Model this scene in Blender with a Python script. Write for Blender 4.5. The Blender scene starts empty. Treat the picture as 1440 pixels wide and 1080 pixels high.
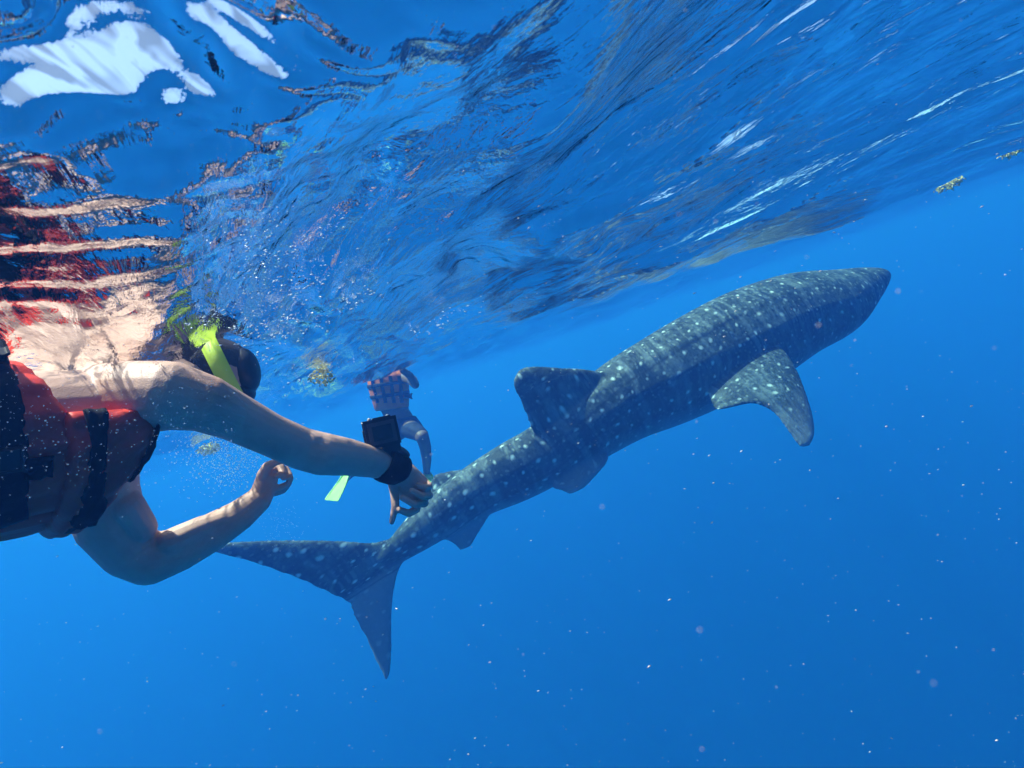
import bpy, bmesh, math, random
import numpy as np
from mathutils import Vector, Matrix

random.seed(7); rng = np.random.RandomState(11)
scene = bpy.context.scene
COL = scene.collection
R = math.radians

# ------------------------------------------------------------------ camera
CAM_DEPTH = 0.24
ROLL = R(19.0); PITCH = R(-2.8); FPX = 720.0
fw = Vector((0, math.cos(PITCH), math.sin(PITCH)))
r0 = Vector((1, 0, 0)); u0 = r0.cross(fw)
Xc = r0 * math.cos(ROLL) - u0 * math.sin(ROLL)
Yc = r0 * math.sin(ROLL) + u0 * math.cos(ROLL)
CAM = Vector((0, 0, -CAM_DEPTH))
cd = bpy.data.cameras.new('camera'); cam = bpy.data.objects.new('camera', cd); COL.objects.link(cam)
cd.sensor_width = 36; cd.lens = FPX / 1440 * 36; cd.clip_start = 0.01; cd.clip_end = 800
cd.dof.use_dof = True; cd.dof.focus_distance = 1.5; cd.dof.aperture_fstop = 12
mw = Matrix((Xc, Yc, -fw)).transposed().to_4x4(); mw.translation = CAM
cam.matrix_world = mw
scene.camera = cam

def P(px, py, d):
    return CAM + fw * d + Xc * ((px - 720) / FPX * d) + Yc * ((540 - py) / FPX * d)

# ------------------------------------------------------------------ light
SUN_EL, SUN_AZ = R(70), R(-78)          # azimuth from +Y, negative = left
sdir = Vector((math.cos(SUN_EL) * math.sin(SUN_AZ), math.cos(SUN_EL) * math.cos(SUN_AZ), math.sin(SUN_EL)))
w = bpy.data.worlds.new('World'); scene.world = w; w.use_nodes = True
nt = w.node_tree; bg = nt.nodes['Background']
sky = nt.nodes.new('ShaderNodeTexSky'); sky.sky_type = 'NISHITA'; sky.sun_disc = False
sky.sun_elevation = SUN_EL; sky.sun_rotation = SUN_AZ
nt.links.new(sky.outputs[0], bg.inputs[0]); bg.inputs[1].default_value = 0.15
sd = bpy.data.lights.new('sun', 'SUN'); sd.energy = 5.0; sd.angle = R(0.5); sd.color = (1, .96, .9)
sun = bpy.data.objects.new('sun', sd); COL.objects.link(sun)
sun.rotation_euler = sdir.to_track_quat('Z', 'Y').to_euler()
scene.view_settings.view_transform = 'Standard'; scene.view_settings.look = 'None'
scene.view_settings.gamma = 1; scene.view_settings.use_curve_mapping = False
scene.view_settings.exposure = 1.12
cy = scene.cycles
cy.use_denoising = True
cy.volume_bounces = 2; cy.max_bounces = 8; cy.transparent_max_bounces = 12
cy.diffuse_bounces = 3; cy.glossy_bounces = 3; cy.transmission_bounces = 4
cy.caustics_reflective = False; cy.caustics_refractive = False
cy.sample_clamp_indirect = 4.0

# ------------------------------------------------------------------ helpers
def props(o, label=None, cat=None, group=None, kind=None):
    if label: o['label'] = label
    if cat: o['category'] = cat
    if group: o['group'] = group
    if kind: o['kind'] = kind
    return o

def link(name, me, mat=None, parent=None, smooth=True):
    o = bpy.data.objects.new(name, me); COL.objects.link(o)
    if mat and not me.materials: me.materials.append(mat)
    if smooth:
        for p in me.polygons: p.use_smooth = True
    if parent:
        o.parent = parent
        o.matrix_parent_inverse = Matrix.Translation(-parent.location)
    return o

def from_np(name, v, f, mat=None, parent=None, smooth=True):
    me = bpy.data.meshes.new(name); me.from_pydata([tuple(x) for x in v], [], [tuple(x) for x in f]); me.update()
    return link(name, me, mat, parent, smooth)

def empty(name, loc, **kw):
    o = bpy.data.objects.new(name, None); COL.objects.link(o); o.location = loc
    o.empty_display_size = .1
    return props(o, **kw)

def bm_obj(name, bm, mat=None, parent=None, smooth=True):
    me = bpy.data.meshes.new(name); bm.to_mesh(me); bm.free()
    return link(name, me, mat, parent, smooth)

def capsule(bm, a, b, ra, rb, n=16):
    """tapered tube with round ends"""
    a = Vector(a); b = Vector(b); ax = b - a; L = max(ax.length, 1e-6); q = ax.to_track_quat('Z', 'Y')
    prof = [(ra * math.cos(t), -ra * math.sin(t)) for t in [R(x) for x in (80, 60, 40, 20)]]
    prof += [(ra + (rb - ra) * k / 3, L * k / 3) for k in range(4)]
    prof += [(rb * math.cos(t), L + rb * math.sin(t)) for t in [R(x) for x in (20, 40, 60, 80)]]
    rings = []
    for r_, z in prof:
        rings.append([bm.verts.new(a + q @ Vector((r_ * math.cos(2 * math.pi * i / n), r_ * math.sin(2 * math.pi * i / n), z))) for i in range(n)])
    for k in range(len(rings) - 1):
        for i in range(n):
            j = (i + 1) % n
            bm.faces.new((rings[k][i], rings[k][j], rings[k + 1][j], rings[k + 1][i]))
    bm.faces.new(list(reversed(rings[0]))); bm.faces.new(rings[-1])

def chain(bm, pts, n=16):
    """pts: (px, py, depth, radius in px)"""
    w_ = [(P(x, y, d), r_ * d / FPX) for x, y, d, r_ in pts]
    for (a, ra), (b, rb) in zip(w_, w_[1:]): capsule(bm, a, b, ra, rb, n)

def ellipsoid(bm, c, axes, radii, nu=20, nv=12):
    A, B, Cc = [Vector(x).normalized() for x in axes]
    rings = []
    for k in range(1, nv):
        t = math.pi * k / nv
        rings.append([bm.verts.new(Vector(c) + A * radii[0] * math.cos(t) + B * radii[1] * math.sin(t) * math.cos(2 * math.pi * i / nu)
                                   + Cc * radii[2] * math.sin(t) * math.sin(2 * math.pi * i / nu)) for i in range(nu)])
    p0 = bm.verts.new(Vector(c) + A * radii[0]); p1 = bm.verts.new(Vector(c) - A * radii[0])
    for i in range(nu):
        j = (i + 1) % nu
        bm.faces.new((p0, rings[0][j], rings[0][i])); bm.faces.new((p1, rings[-1][i], rings[-1][j]))
        for k in range(nv - 2): bm.faces.new((rings[k][i], rings[k][j], rings[k + 1][j], rings[k + 1][i]))

def loft(bm, rings, closed=True):
    vr = [[bm.verts.new(p) for p in r_] for r_ in rings]
    n = len(vr[0])
    for k in range(len(vr) - 1):
        for i in range(n):
            j = (i + 1) % n
            bm.faces.new((vr[k][i], vr[k][j], vr[k + 1][j], vr[k + 1][i]))
    if closed:
        bm.faces.new(list(reversed(vr[0]))); bm.faces.new(vr[-1])

def fused(bm, voxel, smooth=8, factor=.5, name='body'):
    """one continuous skin over overlapping closed shapes"""
    bmesh.ops.recalc_face_normals(bm, faces=bm.faces)
    me = bpy.data.meshes.new('raw'); bm.to_mesh(me); bm.free()
    o = bpy.data.objects.new('raw', me); COL.objects.link(o)
    m = o.modifiers.new('r', 'REMESH'); m.mode = 'VOXEL'; m.voxel_size = voxel
    s = o.modifiers.new('s', 'SMOOTH'); s.factor = factor; s.iterations = smooth
    dg = bpy.context.evaluated_depsgraph_get(); dg.update()
    out = bpy.data.meshes.new_from_object(o.evaluated_get(dg)); out.name = name
    bpy.data.objects.remove(o); bpy.data.meshes.remove(me)
    return out

def catmull(keys, n):
    """keys: list of equal-length tuples -> n smooth samples"""
    K = np.array(keys, float); m = len(K); out = []
    for t in np.linspace(0, m - 1, n):
        i = min(int(t), m - 2); f = t - i
        p0, p1, p2, p3 = K[max(i - 1, 0)], K[i], K[i + 1], K[min(i + 2, m - 1)]
        out.append(.5 * ((2 * p1) + (-p0 + p2) * f + (2 * p0 - 5 * p1 + 4 * p2 - p3) * f * f + (-p0 + 3 * p1 - 3 * p2 + p3) * f ** 3))
    return out

class NT:
    def __init__(s, name):
        s.m = bpy.data.materials.new(name); s.m.use_nodes = True; s.t = s.m.node_tree
        s.bsdf = s.t.nodes.get('Principled BSDF'); s.out = s.t.nodes['Material Output']
    def n(s, typ, **kw):
        x = s.t.nodes.new('ShaderNode' + typ)
        for k, v in kw.items():
            if k.startswith('i_'):
                x.inputs[k[2:].replace('_', ' ')].default_value = v
            else: setattr(x, k, v)
        return x
    def l(s, a, b): s.t.links.new(a, b)
    def math(s, op, a, b=None, c=None):
        x = s.n('Math', operation=op)
        for i, v in enumerate((a, b, c)):
            if v is None: continue
            if isinstance(v, (int, float)): x.inputs[i].default_value = v
            else: s.l(v, x.inputs[i])
        return x.outputs[0]
    def ramp(s, fac, stops, interp='LINEAR'):
        x = s.n('ValToRGB'); x.color_ramp.interpolation = interp
        e = x.color_ramp.elements
        while len(e) < len(stops): e.new(.5)
        for k, (p, c) in enumerate(stops):
            e[k].position = p; e[k].color = c if len(c) == 4 else (*c, 1)
        s.l(fac, x.inputs[0]); return x.outputs[0]
    def mix(s, fac, a, b):
        x = s.n('Mix', data_type='RGBA')
        for i, v in ((0, fac), (6, a), (7, b)):
            if isinstance(v, (int, float)): x.inputs[i].default_value = v
            elif isinstance(v, tuple): x.inputs[i].default_value = (*v, 1)
            else: s.l(v, x.inputs[i])
        return x.outputs[2]

def simple_mat(name, color, rough=.6, var=.25, scale=30, bump=.2, spec=.3, bscale=None):
    m = NT(name); tc = m.n('TexCoord'); ns = m.n('TexNoise', i_Scale=scale, i_Detail=5.0); m.l(tc.outputs['Object'], ns.inputs['Vector'])
    lo = tuple(c * (1 - var) for c in color); hi = tuple(min(1, c * (1 + var)) for c in color)
    m.l(m.ramp(ns.outputs['Fac'], [(.3, lo), (.7, hi)]), m.bsdf.inputs['Base Color'])
    m.bsdf.inputs['Roughness'].default_value = rough; m.bsdf.inputs['Specular IOR Level'].default_value = spec
    if bump:
        n2 = m.n('TexNoise', i_Scale=bscale or scale * 6, i_Detail=3.0); m.l(tc.outputs['Object'], n2.inputs['Vector'])
        b = m.n('Bump', i_Strength=bump, i_Distance=.002); m.l(n2.outputs['Fac'], b.inputs['Height']); m.l(b.outputs[0], m.bsdf.inputs['Normal'])
    return m.m

# ------------------------------------------------------------------ water
def water_material():
    m = NT('sea_surface'); m.t.nodes.remove(m.bsdf)
    geo = m.n('NewGeometry')
    def turned(deg, sc):
        a = m.n('Mapping'); a.inputs['Rotation'].default_value = (0, 0, R(-deg)); m.l(geo.outputs['Position'], a.inputs['Vector'])
        b = m.n('Mapping'); b.inputs['Scale'].default_value = sc; m.l(a.outputs[0], b.inputs['Vector']); return b
    mp = turned(31, (1, .22, 1))
    n1 = m.n('TexNoise', i_Scale=20.0, i_Detail=5.0, i_Roughness=.58, i_Distortion=.5); m.l(mp.outputs[0], n1.inputs['Vector'])
    n2 = m.n('TexNoise', i_Scale=90.0, i_Detail=3.0, i_Roughness=.6); m.l(geo.outputs['Position'], n2.inputs['Vector'])
    h = m.math('ADD', n1.outputs['Fac'], m.math('MULTIPLY', n2.outputs['Fac'], .06))
    mp5 = turned(36, (1, .13, 1)); n5 = m.n('TexNoise', i_Scale=8.0, i_Detail=3.0, i_Roughness=.5, i_Distortion=.8); m.l(mp5.outputs[0], n5.inputs['Vector'])
    h = m.math('ADD', h, m.math('MULTIPLY', m.math('ABSOLUTE', m.math('SUBTRACT', n5.outputs['Fac'], .5)), 2.2))
    ln = m.n('VectorMath', operation='LENGTH'); m.l(geo.outputs['Position'], ln.inputs[0])
    calm = m.n('MapRange', interpolation_type='SMOOTHSTEP'); m.l(ln.outputs['Value'], calm.inputs[0])
    for k_, v_ in zip((1, 2, 3, 4), (.32, .85, .30, 1.0)): calm.inputs[k_].default_value = v_
    b = m.n('Bump', i_Distance=.012); m.l(h, b.inputs['Height']); m.l(calm.outputs[0], b.inputs['Strength'])
    fr = m.n('Fresnel', i_IOR=1.43); m.l(b.outputs[0], fr.inputs['Normal'])
    gl = m.n('BsdfGlossy', i_Roughness=.03); m.l(b.outputs[0], gl.inputs['Normal'])
    gl.inputs['Color'].default_value = (.97, .98, 1, 1)
    # caustic streaks painted into the transparent colour, standing in for sunlight focused by ripples
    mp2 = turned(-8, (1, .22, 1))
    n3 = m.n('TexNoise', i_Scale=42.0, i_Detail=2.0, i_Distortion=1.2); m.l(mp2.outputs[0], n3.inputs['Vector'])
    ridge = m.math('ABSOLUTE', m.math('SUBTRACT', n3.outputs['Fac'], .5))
    caustic_tint = m.ramp(ridge, [(0, (1, 1, 1)), (.055, (1, 1, 1)), (.14, (.40, .40, .40))])
    tr = m.n('BsdfTransparent'); m.l(caustic_tint, tr.inputs['Color'])
    rf = m.n('BsdfRefraction', i_Roughness=.05, i_IOR=.62); m.l(b.outputs[0], rf.inputs['Normal'])
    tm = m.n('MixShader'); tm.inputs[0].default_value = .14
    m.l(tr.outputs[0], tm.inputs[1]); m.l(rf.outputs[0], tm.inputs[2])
    mx = m.n('MixShader'); m.l(fr.outputs[0], mx.inputs[0]); m.l(tm.outputs[0], mx.inputs[1]); m.l(gl.outputs[0], mx.inputs[2])
    m.l(mx.outputs[0], m.out.inputs['Surface'])
    return m.m

def wave_height(x, y, cell):
    h = np.zeros_like(x)
    rs = np.random.RandomState(5)
    wx = x + .10 * np.sin(2.1 * y + 1.3 * x) + .04 * np.sin(6.1 * y - 2.0 * x + 1)
    wy = y + .08 * np.sin(2.7 * x - .8 * y + 2) + .03 * np.sin(7.3 * x + 3.1 * y)
    base = math.atan2(.5, .85)
    for k in range(64):
        lam = .07 * (2.4 / .07) ** (k / 63.0) * rs.uniform(.9, 1.1)
        th = base + rs.normal(0, .45 if lam > .3 else .26)
        kk = 2 * math.pi / lam; ph = rs.uniform(0, 6.28)
        amp = .0062 * lam ** 1.05 * (1.9 if .08 < lam < .4 else 1.2)
        if lam > .6: amp *= .75
        fade = np.clip((lam / cell - 2.5) / 3, 0, 1)
        s = np.sin(kk * (wx * math.cos(th) + wy * math.sin(th)) + ph)
        if lam < .25: amp = amp * (.45 + .55 * np.clip((np.hypot(x, y) - .3) / .6, 0, 1))
        h += amp * fade * (s + .25 * np.cos(2 * (kk * (wx * math.cos(th) + wy * math.sin(th)) + ph)))
    qx, qy = x + .010 * np.sin(62 * y + 20 * x), y + .012 * np.sin(52 * x - 20 * y + .6) + .005 * np.sin(120 * x + 1)
    px_, py_ = (qx + .136) * .95 + (qy - .300) * .30, -(qx + .136) * .30 + (qy - .300) * .95
    h -= .045 * np.exp(-(((x + .62) / .32) ** 2 + ((y - 1.08) / .34) ** 2))
    h += .0010 * np.exp(-((px_ / .13) ** 2 + (py_ / .09) ** 2)) * (np.sin(2 * math.pi * (py_ + .25 * px_) / .040 + 1.6 * np.sin(30 * px_)) + .6 * np.sin(2 * math.pi * (py_ - .4 * px_) / .027 + 2))
    b1 = (x * -.45 + y * .89) + .02 * np.sin(9 * x + 3) + .008 * np.sin(31 * x); b2 = (x * -.30 + y * .95) + .012 * np.sin(17 * x + 1)
    h += np.exp(-(((x + .40) / .30) ** 2 + ((y - .58) / .26) ** 2)) * (.0021 * np.sin(2 * math.pi * b1 / .088) + .0009 * np.sin(2 * math.pi * b2 / .047 + 1))
    h += .0150 * np.exp(-((px_ / .08) ** 2 + (py_ / .036) ** 2))
    return h

def build_surface():
    nr = 820
    rr = .012 * (220 / .012) ** (np.arange(nr) / (nr - 1.0))
    az = np.concatenate([np.linspace(-62, 66, 620), np.linspace(66, 298, 130)[1:-1]])
    az = np.radians(90 - az)
    na = len(az)
    RR, AZ = np.meshgrid(rr, az, indexing='ij')
    x = RR * np.cos(AZ); y = RR * np.sin(AZ)
    cell = RR * .012
    z = wave_height(x, y, cell)
    v = np.stack([x, y, z], -1).reshape(-1, 3)
    v = np.vstack([v, [[0, 0, z[0].mean()]]])
    i = np.arange((nr - 1) * na).reshape(nr - 1, na); j = np.roll(i, -1, axis=1)
    f = np.stack([i, i + na, j + na, j], -1).reshape(-1, 4)   # winding fixed below
    me = bpy.data.meshes.new('water_surface')
    c = len(v) - 1
    tri = np.stack([np.full(na, c), np.arange(na), np.roll(np.arange(na), -1)], -1)
    me.vertices.add(len(v)); me.vertices.foreach_set('co', v.ravel().astype(np.float32))
    loops = np.concatenate([f.ravel(), tri.ravel()])
    me.loops.add(len(loops)); me.loops.foreach_set('vertex_index', loops.astype(np.int32))
    ls = np.concatenate([np.arange(len(f)) * 4, len(f) * 4 + np.arange(len(tri)) * 3])
    me.polygons.add(len(ls)); me.polygons.foreach_set('loop_start', ls.astype(np.int32))
    me.update(calc_edges=True); me.validate()
    if me.polygons[5000].normal.z < 0: me.flip_normals()
    me.polygons.foreach_set('use_smooth', np.ones(len(me.polygons), bool))
    o = link('water_surface', me, water_material(), smooth=False)
    return props(o, label='rippled blue sea surface seen from just below', kind='structure')
build_surface()

def build_haze():
    bm = bmesh.new(); bmesh.ops.create_cube(bm, size=1)
    for v in bm.verts:
        v.co = Vector((v.co.x * 380, v.co.y * 380, .7 if v.co.z > 0 else -61))
    m = NT('haze'); m.t.nodes.remove(m.bsdf)
    pv = m.n('VolumePrincipled')
    pv.inputs['Density'].default_value = .215
    pv.inputs['Color'].default_value = (.011, .054, .21, 1)
    pv.inputs['Absorption Color'].default_value = (.18, .75, .82, 1)
    pv.inputs['Anisotropy'].default_value = .18
    m.l(pv.outputs[0], m.out.inputs['Volume'])
    o = bm_obj('haze', bm, m.m, smooth=False)
    props(o, label='clear blue sea water filling the whole scene', kind='stuff')
build_haze()

bm = bmesh.new(); bmesh.ops.create_grid(bm, x_segments=60, y_segments=60, size=185)
for v in bm.verts: v.co.z = -60 + 1.2 * math.sin(v.co.x * .07) * math.cos(v.co.y * .05) - .5
props(bm_obj('seabed', bm, simple_mat('seabed_sand', (.35, .32, .25), .9, .2, .4, 0)), label='sandy seabed lost in the deep blue', kind='structure')

# ------------------------------------------------------------------ whale shark
SH = [  # top x,y  bottom x,y  depth  width/height
    (1252, 386, 1251, 390, 5.30, 1.3), (1240, 376, 1237, 401, 5.28, 1.3), (1208, 374, 1212, 430, 5.25, 1.25), (1150, 379, 1178, 474, 5.20, 1.15),
    (1085, 392, 1138, 501, 5.14, 1.0), (1020, 415, 1090, 536, 5.08, .92), (960, 445, 1030, 566, 5.02, .88), (900, 480, 970, 592, 4.96, .86),
    (850, 512, 912, 614, 4.90, .84), (800, 553, 860, 641, 4.84, .8), (745, 601, 797, 676, 4.78, .78), (700, 627, 744, 703, 4.73, .76),
    (650, 660, 690, 724, 4.68, .76), (605, 697, 636, 753, 4.62, .8), (567, 736, 590, 779, 4.57, .8), (536, 774, 556, 797, 4.52, .6), (518, 797, 530, 808, 4.50, .5)]
TILT = R(27)
def build_shark():
    st = catmull(SH, 90); bm = bmesh.new(); rings = []; spine = []
    cs = [(P((s[0] + s[2]) / 2, (s[1] + s[3]) / 2, s[4])) for s in st]
    for k, s in enumerate(st):
        c = cs[k]; hs = (P(s[0], s[1], s[4]) - P(s[2], s[3], s[4])).length / 2
        T = (cs[max(k - 1, 0)] - cs[min(k + 1, len(cs) - 1)]).normalized()
        V = (P(s[0], s[1], s[4]) - P(s[2], s[3], s[4])); V = (V - T * V.dot(T)).normalized()
        Cc = T.cross(V)
        if Cc.dot(CAM - c) < 0: Cc = -Cc
        D = V * math.cos(TILT) + Cc * math.sin(TILT); L = -V * math.sin(TILT) + Cc * math.cos(TILT)
        a = hs / math.sqrt(math.cos(TILT) ** 2 + (s[5] * math.sin(TILT)) ** 2); b = a * s[5]
        fr = k / (len(st) - 1.0)
        ring = []
        for i in range(72):
            t = 2 * math.pi * i / 72
            ct, sn = math.cos(t), math.sin(t)
            # back slightly peaked, three soft keels along each flank
            k1 = 0.024 * min(1, max(0, (fr - .12) * 8)) * (math.exp(-((abs(t if t < math.pi else 2 * math.pi - t) - R(28)) / .09) ** 2) + math.exp(-((abs(t if t < math.pi else 2 * math.pi - t) - R(62)) / .10) ** 2) + .8 * math.exp(-((abs(t if t < math.pi else 2 * math.pi - t) - R(0)) / .13) ** 2))
            e = 1.0 + k1
            sq = .99
            x = math.copysign(abs(sn) ** sq, sn); y = math.copysign(abs(ct) ** sq, ct)
            if ct < 0: x *= 1.02; y *= .97
            ring.append(c + D * a * y * e + L * b * x * e)
        rings.append(ring); spine.append((c, D, L, a, b))
    loft(bm, list(reversed(rings)))
    def fin(secs, n=26, m=14):
        ss = catmull(secs, n); rr = []
        for (x1, y1, d1, x2, y2, d2, th) in ss:
            A, B = P(x1, y1, d1), P(x2, y2, d2)
            rr.append((A, B, th))
        out = []
        for k, (A, B, th) in enumerate(rr):
            span = rr[min(k + 1, n - 1)][0].lerp(rr[min(k + 1, n - 1)][1], .5) - rr[max(k - 1, 0)][0].lerp(rr[max(k - 1, 0)][1], .5)
            N = (B - A).cross(span).normalized()
            ring = []
            for i in range(m * 2):
                t = i / (m * 2.0) * 2 * math.pi
                u = (1 - math.cos(t)) / 2; side = 1 if t < math.pi else -1
                hgt = (th + .006) * (1.9 * math.sqrt(max(u, 0)) * (1 - u) ** .8 + .22 * (u * (1 - u)) ** .5 * 2)
                ring.append(A.lerp(B, u) + N * hgt * side * .8)
            out.append(ring)
        loft(bm, out)
    fin([(890, 545, 4.78, 775, 640, 4.66, .08), (862, 528, 4.70, 758, 622, 4.60, .07), (825, 519, 4.64, 746, 603, 4.55, .055), (790, 517, 4.60, 739, 583, 4.52, .047), (762, 515, 4.58, 731, 563, 4.50, .042), (740, 516, 4.56, 724, 548, 4.49, .035), (729, 521, 4.55, 721, 537, 4.49, .02)])
    fin([(1078, 474, 4.82, 990, 536, 4.74, .09), (1104, 494, 4.58, 1000, 568, 4.50, .075), (1121, 520, 4.46, 1010, 577, 4.40, .06), (1131, 545, 4.38, 1052, 567, 4.33, .052), (1139, 570, 4.31, 1083, 577, 4.28, .045), (1145, 595, 4.25, 1102, 598, 4.22, .036), (1145, 614, 4.20, 1115, 617, 4.19, .028), (1139, 627, 4.17, 1125, 629, 4.17, .014)])
    fin([(1105, 470, 5.45, 1035, 505, 5.4, .07), (1110, 480, 5.75, 1055, 508, 5.75, .05), (1100, 495, 6.0, 1070, 510, 6.0, .035), (1090, 505, 6.2, 1080, 512, 6.2, .02)])
    fin([(850, 620, 4.74, 775, 660, 4.66, .05), (856, 645, 4.66, 776, 686, 4.60, .045), (838, 669, 4.61, 788, 690, 4.57, .035), (822, 686, 4.58, 800, 696, 4.56, .02)])
    fin([(700, 700, 4.70, 625, 745, 4.63, .04), (688, 725, 4.68, 622, 757, 4.62, .035), (674, 748, 4.66, 636, 765, 4.62, .03), (662, 768, 4.64, 646, 774, 4.62, .018)])
    fin([(680, 672, 4.74, 622, 722, 4.66, .035), (656, 660, 4.76, 610, 714, 4.68, .03), (632, 662, 4.77, 604, 702, 4.70, .025), (612, 667, 4.78, 600, 688, 4.74, .018)])
    # tail fin: long upper lobe to the left, lower lobe hanging down
    fin([(575, 745, 4.55, 540, 815, 4.50, .05), (530, 762, 4.50, 505, 850, 4.47, .045), (480, 760, 4.46, 470, 838, 4.44, .04), (420, 759, 4.42, 420, 815, 4.40, .032), (360, 760, 4.38, 362, 794, 4.36, .026), (315, 763, 4.34, 320, 782, 4.34, .02), (292, 768, 4.33, 296, 776, 4.33, .014)])
    fin([(580, 775, 4.54, 505, 780, 4.49, .045), (562, 800, 4.50, 492, 838, 4.47, .042), (553, 840, 4.48, 497, 866, 4.45, .036), (551, 880, 4.46, 514, 897, 4.44, .03), (551, 915, 4.44, 526, 926, 4.43, .024), (549, 943, 4.43, 537, 946, 4.42, .018), (545, 955, 4.42, 541, 956, 4.42, .012)])
    me = fused(bm, .0135, 7, .5, 'body')
    # skin coordinates: along the body, around it, and how far down the flank
    n = len(me.vertices); co = np.empty(n * 3, np.float32); me.vertices.foreach_get('co', co); co = co.reshape(-1, 3)
    C = np.array([s[0] for s in spine]); Dv = np.array([s[1] for s in spine]); Lv = np.array([s[2] for s in spine])
    AB = np.array([(s[3] + s[4]) / 2 for s in spine]); arc = np.concatenate([[0], np.cumsum(np.linalg.norm(np.diff(C, axis=0), axis=1))])
    idx = np.empty(n, int)
    for a0 in range(0, n, 20000):
        blk = co[a0:a0 + 20000]; idx[a0:a0 + 20000] = ((blk[:, None] - C[None]) ** 2).sum(-1).argmin(1)
    i0 = np.clip(idx, 1, len(C) - 2)
    T = C[i0 + 1] - C[i0 - 1]; Tl = np.linalg.norm(T, axis=1); T /= Tl[:, None]
    rel = co - C[i0]; along = (rel * T).sum(1)
    s = arc[i0] + along
    dd = (rel * Dv[i0]).sum(1); ll = (rel * Lv[i0]).sum(1)
    th = np.arctan2(ll, dd); rad = np.hypot(dd, ll)
    vcoord = th * np.clip(AB[i0], .18, .5) + np.sign(th) * np.clip(rad - AB[i0] * 1.1, 0, 9)
    ucoord = s * (1.45 - .055 * s)
    at = me.attributes.new('skin', 'FLOAT_VECTOR', 'POINT')
    at.data.foreach_set('vector', np.stack([ucoord, vcoord, -dd / (AB[i0] + .05)], -1).astype(np.float32).ravel())
    return me

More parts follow.
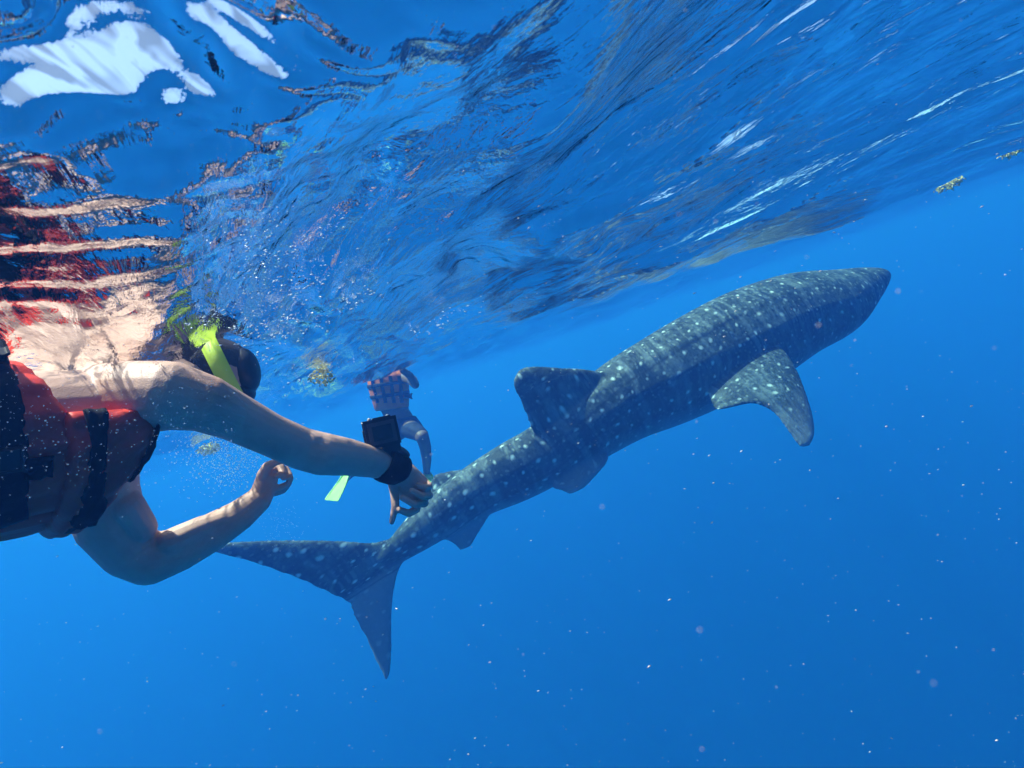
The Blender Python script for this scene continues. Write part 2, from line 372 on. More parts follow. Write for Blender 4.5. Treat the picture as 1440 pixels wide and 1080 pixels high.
def shark_material():
    m = NT('spotted_skin')
    at = m.n('Attribute', attribute_name='skin'); sep = m.n('SeparateXYZ'); m.l(at.outputs['Vector'], sep.inputs[0])
    u, v, dn = sep.outputs
    cmb = m.n('CombineXYZ'); m.l(u, cmb.inputs[0]); m.l(m.math('MULTIPLY', v, 1.0), cmb.inputs[1])
    nw = m.n('TexNoise', i_Scale=3.0, i_Detail=3.0); m.l(cmb.outputs[0], nw.inputs['Vector'])
    warp = m.n('MixRGB') if False else m.n('VectorMath', operation='MULTIPLY_ADD')
    m.l(nw.outputs['Color'], warp.inputs[0]); warp.inputs[1].default_value = (.15, .15, 0); m.l(cmb.outputs[0], warp.inputs[2])
    vor = m.n('TexVoronoi', i_Scale=6.2, i_Randomness=.55); vor.voronoi_dimensions = '2D'; m.l(warp.outputs[0], vor.inputs['Vector'])
    big = m.n('TexNoise', i_Scale=4.0, i_Detail=2.0); m.l(cmb.outputs[0], big.inputs['Vector'])
    rad = m.math('ADD', m.math('ADD', m.math('MULTIPLY', big.outputs['Fac'], .22), m.math('MULTIPLY', u, .008)), .0)
    sp = m.math('SMOOTH_MAX', 0.0, m.math('MULTIPLY', m.math('SUBTRACT', rad, vor.outputs['Distance']), 9.0), .05)
    spots = m.math('MINIMUM', sp, 1.0)
    vor2 = m.n('TexVoronoi', i_Scale=13.0, i_Randomness=.9); vor2.voronoi_dimensions = '2D'; m.l(warp.outputs[0], vor2.inputs['Vector'])
    sp2 = m.math('MINIMUM', m.math('MAXIMUM', m.math('MULTIPLY', m.math('SUBTRACT', .20, vor2.outputs['Distance']), 6.0), 0.0), .5)
    # pale bars running down the flank between the rows of spots
    mpb = m.n('Mapping'); mpb.inputs['Scale'].default_value = (6.2, .8, 1); m.l(warp.outputs[0], mpb.inputs['Vector'])
    nb = m.n('TexNoise', i_Scale=1.6, i_Detail=3.0, i_Roughness=.6); m.l(mpb.outputs[0], nb.inputs['Vector'])
    bars = m.ramp(nb.outputs['Fac'], [(.50, (0, 0, 0)), (.62, (1, 1, 1))])
    fine = m.n('TexNoise', i_Scale=26.0, i_Detail=6.0, i_Roughness=.7); m.l(cmb.outputs[0], fine.inputs['Vector'])
    f01 = m.ramp(fine.outputs['Fac'], [(.35, (0, 0, 0)), (.7, (1, 1, 1))])
    belly = m.ramp(dn, [(.15, (0, 0, 0)), (.62, (1, 1, 1))])
    base = m.mix(f01, (.014, .024, .028), (.06, .09, .08))
    patch = m.ramp(big.outputs['Fac'], [(.45, (0, 0, 0)), (.62, (1, 1, 1))])
    base = m.mix(m.math('MULTIPLY', patch, m.math('MULTIPLY', f01, .65)), base, (.17, .23, .20))
    base = m.mix(m.math('MULTIPLY', bars, m.math('ADD', m.math('MULTIPLY', f01, .4), .34)), base, (.20, .26, .25))
    base = m.mix(sp2, base, (.24, .31, .29))
    base = m.mix(spots, base, (.62, .74, .66))
    base = m.mix(m.math('MULTIPLY', belly, .8), base, (.26, .3, .3))
    av = m.math('ABSOLUTE', v)
    def line(x, c, wd): return m.math('MAXIMUM', m.math('SUBTRACT', 1.0, m.math('DIVIDE', m.math('ABSOLUTE', m.math('SUBTRACT', x, c)), wd)), 0.0)
    # dark grooves beside the keels, gill slits and the line of the mouth
    wav = m.math('MULTIPLY', nw.outputs['Fac'], .05)
    keel = m.math('MAXIMUM', line(m.math('ADD', av, wav), .27, .022), line(m.math('ADD', av, wav), .47, .022))
    keel = m.math('MULTIPLY', keel, m.math('MULTIPLY', m.math('GREATER_THAN', u, 2.6), .7))
    gill = 0.0
    for k_ in range(5):
        gl_ = line(m.math('ADD', u, m.math('MULTIPLY', av, -.12)), 1.74 + .085 * k_, .013)
        gill = gl_ if k_ == 0 else m.math('MAXIMUM', gill, gl_)
    gill = m.math('MULTIPLY', gill, m.math('MULTIPLY', m.math('GREATER_THAN', av, .34), m.math('LESS_THAN', av, .66)))
    mouth = m.math('MULTIPLY', line(dn, .16, .05), m.math('LESS_THAN', u, .52))
    dk = m.math('MAXIMUM', keel, m.math('MAXIMUM', gill, mouth))
    base = m.mix(dk, base, (.012, .018, .02))
    m.l(base, m.bsdf.inputs['Base Color'])
    m.bsdf.inputs['Roughness'].default_value = .62; m.bsdf.inputs['Specular IOR Level'].default_value = .2
    b = m.n('Bump', i_Strength=.35, i_Distance=.012); m.l(fine.outputs['Fac'], b.inputs['Height']); m.l(b.outputs[0], m.bsdf.inputs['Normal'])
    return m.m

shark = empty('whale_shark', P(900, 600, 4.95), label='large dark spotted whale shark swimming away to the right below the surface', cat='shark')
shark_me = build_shark(); shark_body = link('body', shark_me, shark_material(), shark)
from mathutils.bvhtree import BVHTree
bvh = BVHTree.FromPolygons([v.co.copy() for v in shark_me.vertices], [tuple(p.vertices) for p in shark_me.polygons])
ehit = bvh.ray_cast(CAM, (P(1206, 417, 1) - CAM).normalized())[0] or P(1206, 417, 4.9)
dark = simple_mat('dark_eye', (.01, .012, .015), .15, 0, 10, 0, .6)
bm = bmesh.new(); ellipsoid(bm, ehit, (fw, Xc, Yc), (.018, .027, .024)); bm_obj('eye', bm, dark, shark)

# ------------------------------------------------------------------ swimmer in front
def skin_material(name='wet_skin', c=(.66, .42, .32)):
    m = NT(name); tc = m.n('TexCoord')
    n1 = m.n('TexNoise', i_Scale=9.0, i_Detail=5.0, i_Roughness=.6); m.l(tc.outputs['Object'], n1.inputs['Vector'])
    n2 = m.n('TexNoise', i_Scale=120.0, i_Detail=4.0); m.l(tc.outputs['Object'], n2.inputs['Vector'])
    base = m.ramp(n1.outputs['Fac'], [(.3, (c[0] * .8, c[1] * .7, c[2] * .66)), (.52, c), (.75, (min(1, c[0] * 1.12), c[1] * 1.08, c[2] * 1.08))])
    base = m.mix(m.math('MULTIPLY', n2.outputs['Fac'], .35), base, (c[0] * .85, c[1] * .68, c[2] * .62))
    m.l(base, m.bsdf.inputs['Base Color']); m.bsdf.inputs['Roughness'].default_value = .55
    m.bsdf.inputs['Specular IOR Level'].default_value = .35
    n3 = m.n('TexVoronoi', i_Scale=420.0); m.l(tc.outputs['Object'], n3.inputs['Vector'])
    hh = m.math('ADD', m.math('MULTIPLY', n3.outputs['Distance'], .25), n1.outputs['Fac'])
    b = m.n('Bump', i_Strength=.3, i_Distance=.004); m.l(hh, b.inputs['Height']); m.l(b.outputs[0], m.bsdf.inputs['Normal'])
    return m.m
SKIN = skin_material()
BLACK = simple_mat('black_webbing', (.010, .010, .012), .75, .35, 60, .5, .12, 500)
RED = simple_mat('red_nylon', (.97, .06, .03), .5, .18, 14, .6, .35, 90)
RUBBER = simple_mat('black_rubber', (.012, .012, .014), .4, .2, 40, .15, .4)
HAIR = simple_mat('wet_hair', (.03, .018, .012), .45, .4, 90, .8, .4, 260)
NEON = simple_mat('neon_strap', (.62, .85, .06), .45, .06, 20, .15, .3)
SHORTS = simple_mat('dark_cloth', (.02, .028, .045), .8, .3, 40, .4, .2)
GREEN = simple_mat('green_fin_rubber', (.48, .82, .08), .45, .12, 9, .2, .4)

RSH, LSH = P(225, 560, .84), P(150, 655, 1.02)
A0 = (RSH + LSH) / 2
TO = (RSH - LSH).normalized()
AX = (Xc * .80 + Yc * .20 + fw * .55); AX = (AX - TO * AX.dot(TO)).normalized()
UP = AX.cross(TO); UP = UP if UP.z > 0 else -UP
def torso(s, al, grow=0.0, hh=.118, hw=.178):
    """point on the trunk: s metres ahead of the shoulders, al degrees from the spine towards the near side"""
    f = 1 - .10 * max(0, -s - .3) / .3
    if s > -.04: f *= 1 - .30 * min(1, (s + .04) / .12) ** 2
    return A0 + AX * s + UP * (hh * f + grow) * math.cos(R(al)) + TO * (hw * f + grow) * math.sin(R(al))

person = empty('person', A0, label='snorkeler in red and black life vest reaching one arm forward, yellow-green mask strap on head', cat='person')
bm = bmesh.new()
rings = []
for s in list(np.linspace(-.62, -.06, 22)) + [-.04, -.025, -.015]:
    k = .94 if s < -.06 else {-.04: .88, -.025: .76, -.015: .55}.get(round(float(s), 3), .94)
    wst = 1 - .16 * math.exp(-((s + .34) / .12) ** 2)
    rings.append([torso(s, a, 0, .118 * k * wst, .17 * k * wst) for a in range(0, 360, 12)])
loft(bm, rings)
# near arm stretched forward
chain(bm, [(100, 564, .90, 44), (155, 560, .86, 51), (195, 559, .84, 52), (238, 556, .83, 49), (285, 566, .85, 41), (330, 586, .89, 34), (380, 611, .93, 29.5), (425, 631, .98, 29.5), (452, 638, 1.0, 30), (490, 643, 1.06, 26), (525, 650, 1.12, 21.5), (560, 661, 1.18, 18)], 20)
# arm below
chain(bm, [(140, 650, 1.00, 46), (143, 690, 1.02, 44), (155, 735, 1.04, 42), (184, 773, 1.07, 37), (212, 786, 1.09, 35), (250, 773, 1.11, 31), (295, 750, 1.14, 27), (335, 726, 1.17, 22), (362, 704, 1.20, 18)], 20)
chain(bm, [(195, 790, 1.08, 28), (206, 800, 1.09, 22)])
chain(bm, [(262, 548, .845, 26), (300, 563, .86, 22)], 14)
chain(bm, [(295, 588, .86, 20), (345, 607, .89, 17)], 14)
chain(bm, [(436, 625, .975, 19), (478, 632, 1.03, 18), (505, 640, 1.08, 14)], 14)
chain(bm, [(432, 646, .985, 17), (470, 653, 1.03, 16)], 14)
chain(bm, [(244, 764, 1.09, 22), (285, 744, 1.12, 19), (312, 733, 1.14, 15)], 14)
chain(bm, [(176, 712, 1.02, 24), (196, 742, 1.05, 22)], 14)
# neck and head
HC = P(290, 528, 1.12)
capsule(bm, A0 + AX * .0 + UP * .055, HC - fw * .03, .05, .05)
sAX, sUP, sTO = AX, UP, TO
AX = (Xc * .86 + Yc * .12 + fw * .42).normalized(); UP = (Yc * .9 - Xc * .2); UP = (UP - AX * UP.dot(AX)).normalized(); TO = AX.cross(UP); TO = TO if TO.dot(fw) < 0 else -TO
hAX, hUP, hTO = AX, UP, TO
ellipsoid(bm, HC, (AX, UP, TO), (.100, .074, .074))
ellipsoid(bm, HC + AX * .02 - UP * .036, (AX, UP, TO), (.064, .060, .058))
ellipsoid(bm, HC + AX * .035 - UP * .098, (AX, UP, TO), (.014, .022, .016))      # nose points down
ellipsoid(bm, HC - AX * .02 - UP * .02 + TO * .073, (AX, UP, TO), (.02, .03, .012))
AX, UP, TO = sAX, sUP, sTO
# hips and legs trail behind
for sg in (1, -1):
    hip = A0 - AX * .60 + TO * .09 * sg
    knee = hip - AX * .40 - UP * (.10 + .06 * sg); ank = knee - AX * .38 - UP * (.16 - .05 * sg)
    capsule(bm, hip + AX * .05, knee, .085, .058)
    capsule(bm, knee, ank, .055, .035)
    capsule(bm, ank, ank - AX * .15 - UP * .05, .035, .03)
# near hand: palm towards the camera, thumb pointing down, fingers curled
def hand(pts): chain(bm, pts, 12)
hand([(560, 661, 1.18, 17), (574, 672, 1.19, 17), (584, 684, 1.20, 14.5)])
hand([(562, 664, 1.19, 15), (568, 684, 1.20, 15), (576, 694, 1.20, 13)])
hand([(572, 664, 1.20, 14), (590, 678, 1.21, 11.5)])
hand([(553, 676, 1.175, 8.5), (555, 694, 1.165, 6.6), (556, 712, 1.155, 5.8), (551, 734, 1.15, 4.0)])                     # thumb
hand([(580, 700, 1.22, 6.4), (586, 716, 1.20, 5.9), (575, 722, 1.165, 5.5), (562, 717, 1.15, 4.6)])                      # index
hand([(588, 696, 1.22, 6.4), (597, 708, 1.19, 5.9), (583, 709, 1.15, 5.4), (566, 700, 1.14, 4.7)])                       # middle
hand([(595, 687, 1.225, 6.2), (604, 697, 1.19, 5.5), (594, 698, 1.155, 5.2), (579, 690, 1.145, 4.4)])                     # ring
hand([(597, 677, 1.22, 5.6), (604, 684, 1.195, 4.8), (598, 686, 1.165, 4.5), (588, 682, 1.16, 4)])                       # little
# far hand: loose fist with the thumb on top
hand([(362, 704, 1.20, 17), (368, 690, 1.205, 14), (372, 672, 1.21, 11.5), (374, 664, 1.21, 9.5)])
hand([(368, 700, 1.20, 15), (378, 688, 1.21, 10), (382, 672, 1.21, 9)])
hand([(369, 668, 1.20, 8), (376, 656, 1.185, 7), (387, 650, 1.175, 5.6), (398, 648, 1.17, 4.2)])
hand([(380, 662, 1.215, 6.4), (395, 656, 1.21, 5.4), (398, 666, 1.195, 5), (390, 669, 1.185, 4.4)])
hand([(384, 668, 1.22, 6.2), (402, 660, 1.22, 5.2), (407, 669, 1.205, 4.7), (399, 672, 1.195, 4.2)])
hand([(380, 688, 1.22, 6.2), (394, 686, 1.225, 5.2), (405, 681, 1.22, 4.7), (409, 672, 1.21, 4)])
hand([(376, 694, 1.22, 5.8), (388, 693, 1.235, 4.8), (398, 690, 1.235, 4.3), (404, 684, 1.23, 3.8)])
body_me = fused(bm, .0024, 6, .5, 'body')
link('body', body_me, SKIN, person)

def patch(name, a0, a1, xl, xr, grow, th, mat, parent, na=40, ns=14, puff=0.0):
    """padded panel wrapped round the trunk between angles a0..a1; xl/xr give its ends at each angle"""
    v = []; f = []
    for lay in (0, 1):
        for i in range(na + 1):
            al = a0 + (a1 - a0) * i / na; l_, r_ = xl(al), xr(al)
            for j in range(ns + 1):
                t = j / ns
                e = min(1, 5 * min(t, 1 - t), 6 * min(i, na - i) / na) if lay else 1
                e = max(e, 0) ** .5
                wr = .0025 * math.sin(al * .31 + t * 9) + .002 * math.sin(al * .9 + t * 3) if lay else 0
                g = grow + (th * (.25 + .75 * e) + puff * math.sin(math.pi * t) * e + wr if lay else 0)
                v.append(torso(l_ + (r_ - l_) * t, al, g))
    N = (na + 1) * (ns + 1)
    for i in range(na):
        for j in range(ns):
            a = i * (ns + 1) + j; b = a + 1; c = a + ns + 2; d = a + ns + 1
            f.append((a, b, c, d)); f.append((N + d, N + c, N + b, N + a))
    for i in range(na):
        for j in (0, ns):
            a = i * (ns + 1) + j; d = a + ns + 1
            f.append((a, d, N + d, N + a) if j == 0 else (d, a, N + a, N + d))
    for j in range(ns):
        for i in (0, na):
            a = i * (ns + 1) + j; b = a + 1
            f.append((b, a, N + a, N + b) if i == 0 else (a, b, N + b, N + a))
    return from_np(name, v, f, mat, parent)
S = lambda px: -.1 + (px - 123) * .00088
def lin(keys):
    xs, ys = zip(*keys)
    return lambda a: float(np.interp(a, xs, ys))
vest = patch('life_vest', -190, 170, lambda a: -.46, lin([(-190, S(110)), (-120, S(110)), (-60, S(90)), (0, S(10)), (30, S(40)), (60, S(66)), (90, S(86)), (110, S(106)), (150, S(118)), (170, S(118))]), .0, .017, RED, person, 90, 40)
patch('back_panel', 8, 168, lambda a: -.26, lin([(0, S(20)), (40, S(36)), (70, S(43)), (95, S(44)), (125, S(46)), (150, S(48)), (172, S(58))]), .012, .012, BLACK, vest)
patch('strap', 124, 136, lambda a: S(40), lambda a: S(74), .016, .012, BLACK, vest, 6, 10)
patch('chest_panel', 100, 236, lambda a: S(90), lin([(100, -.03), (115, -.018), (130, -.028), (150, -.05), (180, -.075), (236, -.075)]), .002, .026, RED, vest, 40, 16)
patch('side_panel', 100, 186, lin([(92, S(108)), (110, S(116)), (140, S(114)), (186, S(104))]), lin([(92, S(134)), (105, S(146)), (118, S(140)), (145, S(144)), (160, S(156)), (186, S(156))]), .018, .016, BLACK, vest, 24, 10)
patch('collar_trim', 100, 150, lin([(100, -.036), (115, -.022), (130, -.034), (150, -.057)]), lin([(100, -.03), (115, -.014), (130, -.025), (150, -.048)]), .0, .027, BLACK, vest, 20, 3)
for al in (60, 122):
    bm = bmesh.new(); c = torso(-.2, al, .034); bmesh.ops.create_cube(bm, size=1)
    nrm = (torso(-.2, al, .05) - c).normalized(); tg = AX.cross(nrm)
    for v in bm.verts: v.co = c + AX * v.co.x * .045 + tg * v.co.y * .03 + nrm * v.co.z * .012
    bmesh.ops.bevel(bm, geom=bm.edges[:], offset=.003, segments=2, affect='EDGES')
    bm_obj('buckle', bm, RUBBER, vest, False)

def slab(name, outline, depth, th, mat, parent, bev=.012, seg=4):
    """cushion-like slab: outline seen from the side, thickness th across"""
    bm = bmesh.new()
    vs = [bm.verts.new(P(x, y, depth - th / 2)) for x, y in outline]; f = bm.faces.new(vs)
    ex = bmesh.ops.extrude_face_region(bm, geom=[f]); nv = [g for g in ex['geom'] if isinstance(g, bmesh.types.BMVert)]
    bmesh.ops.translate(bm, verts=nv, vec=fw * th)
    bmesh.ops.recalc_face_normals(bm, faces=bm.faces)
    bmesh.ops.bevel(bm, geom=bm.edges[:], offset=bev, segments=seg, affect='EDGES', clamp_overlap=True)
    return bm_obj(name, bm, mat, parent)
# hair, mask
AX, UP, TO = hAX, hUP, hTO
bm = bmesh.new()
ellipsoid(bm, HC + UP * .010 - AX * .012, (AX, UP, TO), (.106, .079, .081), 36, 24)
for v in bm.verts:
    n = math.sin(v.co.x * 90 + v.co.z * 40) * .5 + math.sin(v.co.y * 130 - v.co.x * 60) * .5
    v.co += (v.co - HC).normalized() * .004 * n
bmesh.ops.bisect_plane(bm, geom=bm.verts[:] + bm.edges[:] + bm.faces[:], plane_co=HC - UP * .02 - AX * 0, plane_no=UP + AX * .1, clear_inner=True)
hr = random.Random(4)
for k in range(110):
    th = hr.uniform(-2.6, 1.2); q = hr.uniform(.35, .98)
    o = UP * math.cos(th) * .077 * q + TO * math.sin(th) * .079 * q
    st_ = HC + o - AX * .11 * math.sqrt(1 - q * q) - AX * .005
    if (st_ - HC).dot(UP) < -.03: continue
    L_ = hr.uniform(.03, .085); sw = (UP * hr.uniform(-.5, .35) + TO * hr.uniform(-.4, .4))
    p0, p1, p2_ = st_, st_ - AX * L_ * .5 + o * .12 + sw * L_ * .25, st_ - AX * L_ + sw * L_
    capsule(bm, p0, p1, .0032, .0022, 6); capsule(bm, p1, p2_, .0022, .0006, 6)
bm_obj('hair', bm, HAIR, person)
rings = []
sc_ = HC + AX * .035; sax = (AX + UP * .30).normalized(); su = (UP - AX * .30).normalized()
for k in range(48):
    t = 2 * math.pi * k / 48
    o = su * math.cos(t) * .082 + TO * math.sin(t) * .083
    nn = o.normalized(); rings.append([sc_ + o + sax * s_ + nn * q_ for s_, q_ in ((-.017, 0), (-.017, .004), (.017, .004), (.017, 0))])
v = [p for r_ in rings for p in r_]; f = []
for k in range(48):
    k2 = (k + 1) % 48
    for i in range(4):
        j = (i + 1) % 4; f.append((k * 4 + i, k * 4 + j, k2 * 4 + j, k2 * 4 + i))
mask = None
bm = bmesh.new()
ellipsoid(bm, HC + AX * .074 + UP * .0, (AX, UP, TO), (.034, .054, .060), 24, 16)
ellipsoid(bm, HC + AX * .05 - UP * .05, (AX, UP, TO), (.042, .028, .056), 24, 16)
mask = bm_obj('mask', bm, RUBBER, person)
from_np('strap', v, f, NEON, mask)
bm = bmesh.new(); capsule(bm, HC + TO * .09 - UP * .08 + AX * .05, HC + TO * .10 + UP * .16 - AX * .05, .011, .011)
AX, UP, TO = sAX, sUP, sTO
# shorts and swim fins (behind the frame edge)
bm = bmesh.new(); bm.free()
def person_shorts(c0, ax, up, to, k, parent):
    bm = bmesh.new(); rr = []
    for s in np.linspace(0, .26, 8):
        rr.append([c0 - ax * s * k + up * math.cos(t) * (.125 + .02 * s) * k + to * math.sin(t) * (.18 + .02 * s) * k for t in np.linspace(0, 2 * math.pi, 24, endpoint=False)])
    loft(bm, rr); bm_obj('shorts', bm, SHORTS, parent)
person_shorts(A0 - AX * .48, AX, UP, TO, 1, person)
def flipper(base, tip, side, w0, w1, mat, parent, th=.008):
    """swim fin: foot pocket, blade with raised rails"""
    ax = (tip - base); L = ax.length; ax.normalize(); side = (side - ax * side.dot(ax)).normalized(); nn = ax.cross(side)
    keys = [(0, .34, 3.6), (.12, .52, 4.6), (.3, .60, 3.0), (.45, .72, 1.6), (.75, .92, 1.2), (.97, 1, 1), (1.0, .93, .6)]
    rings = []
    for t, wk, tk in keys:
        c = base + ax * L * t; hw = w1 * wk / 2; h = th * tk / 2
        pr = [(-1, .5), (-1, 1.6), (-.86, 1.6), (-.84, .6), (0, .75), (.84, .6), (.86, 1.6), (1, 1.6), (1, .5), (1, -.5), (.84, -.6), (0, -.7), (-.84, -.6), (-1, -.5)]
        rings.append([c + side * hw * a + nn * h * b for a, b in pr])
    bm = bmesh.new(); loft(bm, rings); bmesh.ops.recalc_face_normals(bm, faces=bm.faces)
    return bm_obj('swim_fin', bm, mat, parent, False)
for sg in (1, -1):
    b = A0 - AX * 1.46 + TO * .09 * sg - UP * (.29 + .01 * sg)
    flipper(b, b - AX * .52 - UP * .12, TO, .1, .21, GREEN, person)

# ------------------------------------------------------------------ camera strapped to the wrist
WA, WB = P(520, 648, 1.11), P(572, 668, 1.19)
wax = (WB - WA).normalized(); wc = P(550, 656, 1.155)
wto = -fw; wto = (wto - wax * wto.dot(wax)).normalized(); wup = wax.cross(wto); wup = wup if wup.dot(Yc) > 0 else -wup
wcam = empty('wrist_camera', wc, label='black action camera in its case strapped on the stretched out wrist', cat='camera')
rings = []
for s, r_ in ((-.030, .030), (-.030, .0345), (-.024, .038), (-.01, .0395), (.012, .0385), (.026, .036), (.030, .033), (.030, .029)):
    rings.append([wc + wax * (s + .004 * math.sin(t * 2)) + (wup * math.cos(t) + wto * math.sin(t)) * (r_ + .0012 * math.sin(5 * t)) for t in np.linspace(0, 2 * math.pi, 40, endpoint=False)])
bm = bmesh.new(); loft(bm, rings, False); bmesh.ops.recalc_face_normals(bm, faces=bm.faces); bm_obj('wrist_strap', bm, BLACK, wcam)
def obox(name, c, ax3, dims, mat, parent, bev=.004, seg=3, smooth=False):
    bm = bmesh.new(); bmesh.ops.create_cube(bm, size=1)
    for v in bm.verts: v.co = Vector(c) + ax3[0] * v.co.x * dims[0] + ax3[1] * v.co.y * dims[1] + ax3[2] * v.co.z * dims[2]
    bmesh.ops.bevel(bm, geom=bm.edges[:], offset=bev, segments=seg, affect='EDGES')
    return bm_obj(name, bm, mat, parent, smooth)
# case leans towards the top of the picture; its back faces the viewer
ca = R(12); cx = Xc * math.cos(ca) + Yc * math.sin(ca); cyv = Yc * math.cos(ca) - Xc * math.sin(ca); cz = cx.cross(cyv)
yaw = Matrix.Rotation(R(22), 3, cyv); cx2 = yaw @ cx; cz2 = yaw @ cz
CC = P(536, 608, 1.13)
CASE = simple_mat('dark_case_plastic', (.012, .012, .014), .35, .25, 50, .1, .3)
GREY = simple_mat('grey_case_door', (.05, .05, .055), .35, .2, 60, .1, .4)
hs = obox('housing', CC, (cx2, cyv, cz2), (.060, .050, .036), CASE, wcam, .006)
obox('door', CC + cz2 * .0195, (cx2, cyv, cz2), (.053, .043, .006), GREY, hs, .0025)
SCREEN = simple_mat('dark_screen', (.01, .011, .014), .12, .1, 20, 0, .4)
obox('screen', CC + cz2 * .0235, (cx2, cyv, cz2), (.040, .030, .002), SCREEN, hs, .0008, 2)
obox('latch', CC + cyv * .028 + cx2 * .006, (cx2, cyv, cz2), (.034, .008, .022), RUBBER, hs, .002)
obox('latch', CC - cx2 * .033 - cyv * .004, (cx2, cyv, cz2), (.007, .026, .018), RUBBER, hs, .002)
SILVER = simple_mat('button_metal', (.5, .5, .52), .3, .1, 20, 0, .5)
for dx in (-.02, .02):
    bm = bmesh.new(); capsule(bm, CC + cx2 * dx + cyv * .027, CC + cx2 * dx + cyv * .0325, .004, .004, 12); bm_obj('button', bm, SILVER, hs)
bm = bmesh.new(); capsule(bm, CC - cz2 * .016, CC - cz2 * .028, .014, .013, 20); bm_obj('lens', bm, SCREEN, hs)
obox('mount', (CC - cyv * .034).lerp(wc + wup * .034, .5), (cx2, cyv, cz2), (.03, .03, .024), RUBBER, wcam, .004)
bm = bmesh.new(); mc = wc + wup * .042; ellipsoid(bm, mc, (wup, wax, wto), (.008, .022, .02)); bm_obj('mount_base', bm, RUBBER, wcam)

# ------------------------------------------------------------------ swimmer in the distance
D2 = 5.7
p2 = empty('person', P(560, 590, D2), label='distant snorkeler in orange checked life vest and dark shorts with green swim fins', cat='person')
bm = bmesh.new()
def ring2(x, y, d, wx, wz, ang=0):
    ax = Xc * math.cos(ang) + Yc * math.sin(ang)
    c = P(x, y, d); return [c + ax * math.cos(t) * wx * d / FPX + fw * math.sin(t) * wz * d / FPX for t in np.linspace(0, 2 * math.pi, 24, endpoint=False)]
tor = [(541, 520, D2 + .05, 16, 12), (544, 528, D2 + .03, 25, 14), (547, 545, D2, 25, 15), (551, 563, D2, 22, 14), (556, 578, D2, 19, 13), (564, 592, D2, 20, 14), (572, 604, D2, 19, 15), (577, 610, D2, 12, 10)]
loft(bm, [ring2(x, y, d, a, b, R(8)) for x, y, d, a, b in tor])
chain(bm, [(541, 524, D2 + .05, 9), (537, 512, D2 + .05, 7)])
H2 = P(535, 503, D2 + .06); ellipsoid(bm, H2, (Yc, Xc, fw), (.12, .085, .10))
chain(bm, [(566, 530, D2, 8), (580, 535, D2 - .2, 7.5), (584, 541, D2 - .35, 6), (576, 528, D2 - .5, 5.5), (566, 521, D2 - .6, 4.5)])
chain(bm, [(524, 532, D2, 8), (512, 530, D2 + .15, 6.5), (503, 522, D2 + .4, 5)])
chain(bm, [(572, 600, D2, 13), (584, 606, D2 - .25, 11.5), (594, 614, D2 - .42, 9.4), (598, 628, D2 - .3, 8.4), (600, 645, D2 - .15, 7), (600, 662, D2, 5), (600, 676, D2 + .02, 4.6)])
chain(bm, [(562, 602, D2, 13), (548, 616, D2 + .15, 11), (536, 630, D2 + .28, 8.5), (518, 646, D2 + .3, 7.5), (500, 662, D2 + .32, 5), (488, 672, D2 + .32, 4.6)])
link('body', fused(bm, .011, 4, .5, 'body'), skin_material('far_skin', (.20, .13, .10)), p2)
ORANGE = simple_mat('orange_nylon', (1.0, .22, .05), .6, .1, 10, .4, .3)
bm = bmesh.new(); loft(bm, [ring2(x, y, D2, a, b, R(8)) for x, y, a, b in ((543, 525, 22, 16), (544.5, 531, 28, 18.5), (547, 545, 28.5, 19), (549, 558, 26.5, 18), (551, 572, 24.5, 17), (552, 575, 23, 15))])
v2 = bm_obj('life_vest', bm, ORANGE, p2)
NAVY = simple_mat('navy_panel', (.03, .04, .07), .7, .2, 30, .3, .25)
def band2(y0, y1, k=1.035, mat=NAVY, name='strap'):
    rr = []
    for i in range(4):
        t = i / 3; yy = y0 + (y1 - y0) * t; xx = 543 + (yy - 525) * .18
        wd = np.interp(yy, [525, 531, 545, 558, 572], [22, 28, 28.5, 26.5, 24.5]) * k
        rr.append(ring2(xx, yy, D2, wd, wd * .69, R(8)))
    bm = bmesh.new(); loft(bm, rr); bm_obj(name, bm, mat, v2)
band2(538, 542.5); band2(553, 558)
for dx in (-17, -4, 9, 20):
    bm = bmesh.new(); rr = []
    for yy in (529, 536, 545, 556, 566):
        xx = 543 + (yy - 525) * .18 + dx * (1 if yy < 550 else .9)
        dd = 18.5 * math.sqrt(max(.05, 1 - (dx / 29.0) ** 2))
        c = P(xx, yy, D2); ax = Xc * math.cos(R(8)) + Yc * math.sin(R(8))
        rr.append([c + ax * a * D2 / FPX - fw * b * D2 / FPX for a, b in ((-2.2, dd - 3), (2.2, dd - 3), (2.2, dd + 1.3), (-2.2, dd + 1.3))])
    loft(bm, rr); bm_obj('webbing', bm, NAVY, v2, False)
obox('buckle', P(574, 557, D2 - .06), (Xc, Yc, fw), (.07, .05, .05), NAVY, v2, .008)
bm = bmesh.new()
loft(bm, [ring2(x, y, D2, a, b, R(10)) for x, y, a, b in ((562, 588, 22, 16), (568, 597, 23, 17.5), (575, 606, 22, 17.5), (582, 612, 17, 14))])
chain(bm, [(575, 603, D2 - .05, 13.5), (585, 607, D2 - .28, 12.3), (592, 611.5, D2 - .38, 10.6)])
chain(bm, [(562, 604, D2, 14), (549, 615, D2 + .15, 12.5)])
link('shorts', fused(bm, .014, 3, .5, 'shorts'), SHORTS, p2)
bm = bmesh.new(); ellipsoid(bm, H2 + Yc * .02 + fw * .01, (Yc, Xc, fw), (.125, .095, .11)); bm_obj('hair', bm, HAIR, p2)
flipper(P(492, 662, D2 + .30), P(466, 704, D2 + .05), Xc * .9 + Yc * .5, .1, .22, GREEN, p2)
flipper(P(601, 666, D2), P(609, 706, D2 - .35), Xc * .95 - Yc * .1 + fw * .3, .1, .19, GREEN, p2)

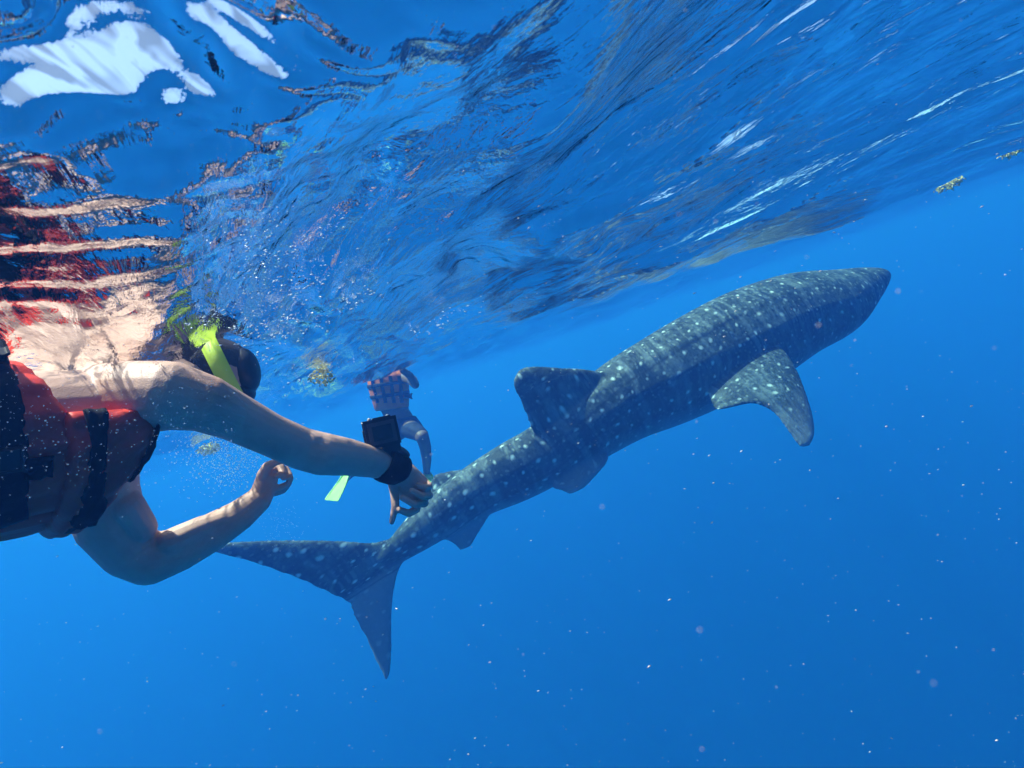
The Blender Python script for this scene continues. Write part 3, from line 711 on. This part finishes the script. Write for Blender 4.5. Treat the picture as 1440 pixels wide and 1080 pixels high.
# ------------------------------------------------------------------ floating seaweed
WEED = simple_mat('sargassum', (.75, .62, .2), .6, .3, 25, .2, .3)
def seaweed(name, px, py, d, size, label, flat=.55):
    c = P(px, py, d); v = []; f = []
    rs = random.Random(int(px))
    for k in range(260):
        th = rs.uniform(0, 6.28); q = rs.random() ** .6 * size * .5
        o = Vector((math.cos(th) * q, math.sin(th) * q, rs.uniform(-.5, .5) * size * flat * (1.15 - q / size)))
        if k % 4 == 0:
            rb = size * rs.uniform(.018, .032); n0 = len(v)
            for dx in ((1, 0, 0), (-1, 0, 0), (0, 1, 0), (0, -1, 0), (0, 0, 1), (0, 0, -1)): v.append(c + o + Vector(dx) * rb)
            f += [(n0 + a, n0 + b, n0 + e) for a, b, e in ((0, 2, 4), (2, 1, 4), (1, 3, 4), (3, 0, 4), (2, 0, 5), (1, 2, 5), (3, 1, 5), (0, 3, 5))]
        else:
            a = Vector((rs.uniform(-1, 1), rs.uniform(-1, 1), rs.uniform(-.8, .8))).normalized(); b = a.orthogonal().normalized()
            b = Matrix.Rotation(rs.uniform(0, 6.28), 3, a) @ b
            L = size * rs.uniform(.12, .24); W = L * .24; n0 = len(v)
            nn = a.cross(b) * L * .06
            v += [c + o, c + o + a * L * .4 + b * W + nn, c + o + a * L, c + o + a * L * .4 - b * W + nn, c + o + a * L * .45 - nn]
            f += [(n0, n0 + 1, n0 + 4), (n0 + 1, n0 + 2, n0 + 4), (n0 + 2, n0 + 3, n0 + 4), (n0 + 3, n0, n0 + 4)]
    o = from_np(name, v, f, WEED, None, False)
    return props(o, label=label, cat='seaweed', group='seaweed clumps floating at the surface')
seaweed('seaweed_clump', 453, 530, 2.35, .10, 'bright yellow seaweed clump floating between the near swimmer head and the distant snorkeler', .8)
seaweed('seaweed_clump', 295, 631, 5.0, .19, 'pale yellow-green seaweed clump seen below the outstretched upper arm')
seaweed('seaweed_clump', 1334, 258, 4.1, .19, 'small seaweed clump under the surface above the nose of the shark', .4)
seaweed('seaweed_clump', 1424, 209, 3.0, .15, 'small green seaweed clump cut by the right edge of the photo', .45)

# ------------------------------------------------------------------ bubbles and floating specks
def specks(name, pts, mat, label):
    v = []; f = []
    for p, r_, st, ax in pts:
        n0 = len(v); b = ax.orthogonal().normalized(); c = ax.cross(b)
        v += [p + ax * r_ * st, p - ax * r_ * st, p + b * r_, p - b * r_, p + c * r_, p - c * r_]
        f += [(n0 + a, n0 + b_, n0 + e) for a, b_, e in ((0, 2, 4), (0, 4, 3), (0, 3, 5), (0, 5, 2), (1, 4, 2), (1, 3, 4), (1, 5, 3), (1, 2, 5))]
    o = from_np(name, v, f, mat, None, True); return props(o, label=label, kind='stuff')
PALE = simple_mat('pale_plankton', (.75, .68, .62), .6, .1, 20, 0, .3)
rs = random.Random(3)
def rdir(fl=.35):
    a = Xc * rs.uniform(.6, 1) + Yc * rs.uniform(-.2, .6) + fw * rs.uniform(-.4, .4); return a.normalized()
pts = []
for k in range(2100):
    d = .35 + 5 * rs.random() ** 1.6
    x, y = rs.uniform(-300, 1750), rs.uniform(-200, 1300)
    p = P(x, y, d)
    if p.z > -.03: continue
    rpx = rs.choice((.3, .35, .45, .55, .7, 1.15)) * (1.5 if rs.random() < .04 else 1)
    pts.append((p, min(rpx * d / FPX, .0022), rs.uniform(1.0, 3.2), rdir()))
specks('plankton', pts, PALE, 'tiny pale plankton specks drifting through the water')
BUB = simple_mat('bubble_white', (.8, .88, .92), .15, .05, 10, 0, .8)
pts = []
for k in range(1500):
    t = rs.random(); x = 325 + rs.gauss(0, 34) + 30 * (t - .5); y = 690 - 95 * rs.random() ** .7 + rs.gauss(0, 10)
    d = rs.uniform(3.2, 4.6); p = P(x, y, d)
    if p.z > -.02: continue
    pts.append((p, rs.choice((.5, .7, 1.1)) * d / FPX, 1, rdir()))
for k in range(160):
    x, y, d = rs.gauss(395, 18), rs.gauss(735, 22), rs.uniform(3.5, 4.5); pts.append((P(x, y, d), .4 * d / FPX, 1, rdir()))
specks('bubbles', pts, BUB, 'cloud of fine bubbles between the two arms of the near swimmer')

pts = []
cl = [(rs.gauss(400, 55), rs.gauss(425, 60)) for k in range(26)]
for k in range(950):
    cx_, cy_ = rs.choice(cl); t_ = rs.gauss(0, 22)
    x, y, d = cx_ + t_ + rs.gauss(0, 9), cy_ - t_ * .5 + rs.gauss(0, 8), 0
    q = P(x, y, 1) - CAM
    if q.z < .03: continue
    z = CAM_DEPTH - abs(rs.gauss(.012, .012)) - .004; d = z / q.z
    if d > 3: continue
    pts.append((P(x, y, d), rs.choice((.4, .6, .9, 1.4)) * d / FPX, rs.uniform(1, 3), rdir()))
for k in range(500):
    x, y, d = rs.uniform(-40, 330), rs.gauss(600, 60), rs.uniform(.35, .62); p = P(x, y, d)
    if p.z < -.02: pts.append((p, rs.choice((.35, .5, .8)) * d / FPX, rs.uniform(1, 2.4), rdir()))
specks('foam', pts, BUB, 'tiny air bubbles stirred up along the surface around the near swimmer')

pts = []
for k in range(50):
    d = rs.uniform(.09, .24); p = P(rs.uniform(-60, 1500), rs.uniform(-60, 1140), d)
    if p.z < -.05: pts.append((p, rs.uniform(.00012, .00035), rs.uniform(1, 2), rdir()))
specks('drifting_grains', pts, PALE, 'a few blurred grains drifting very close to the lens')
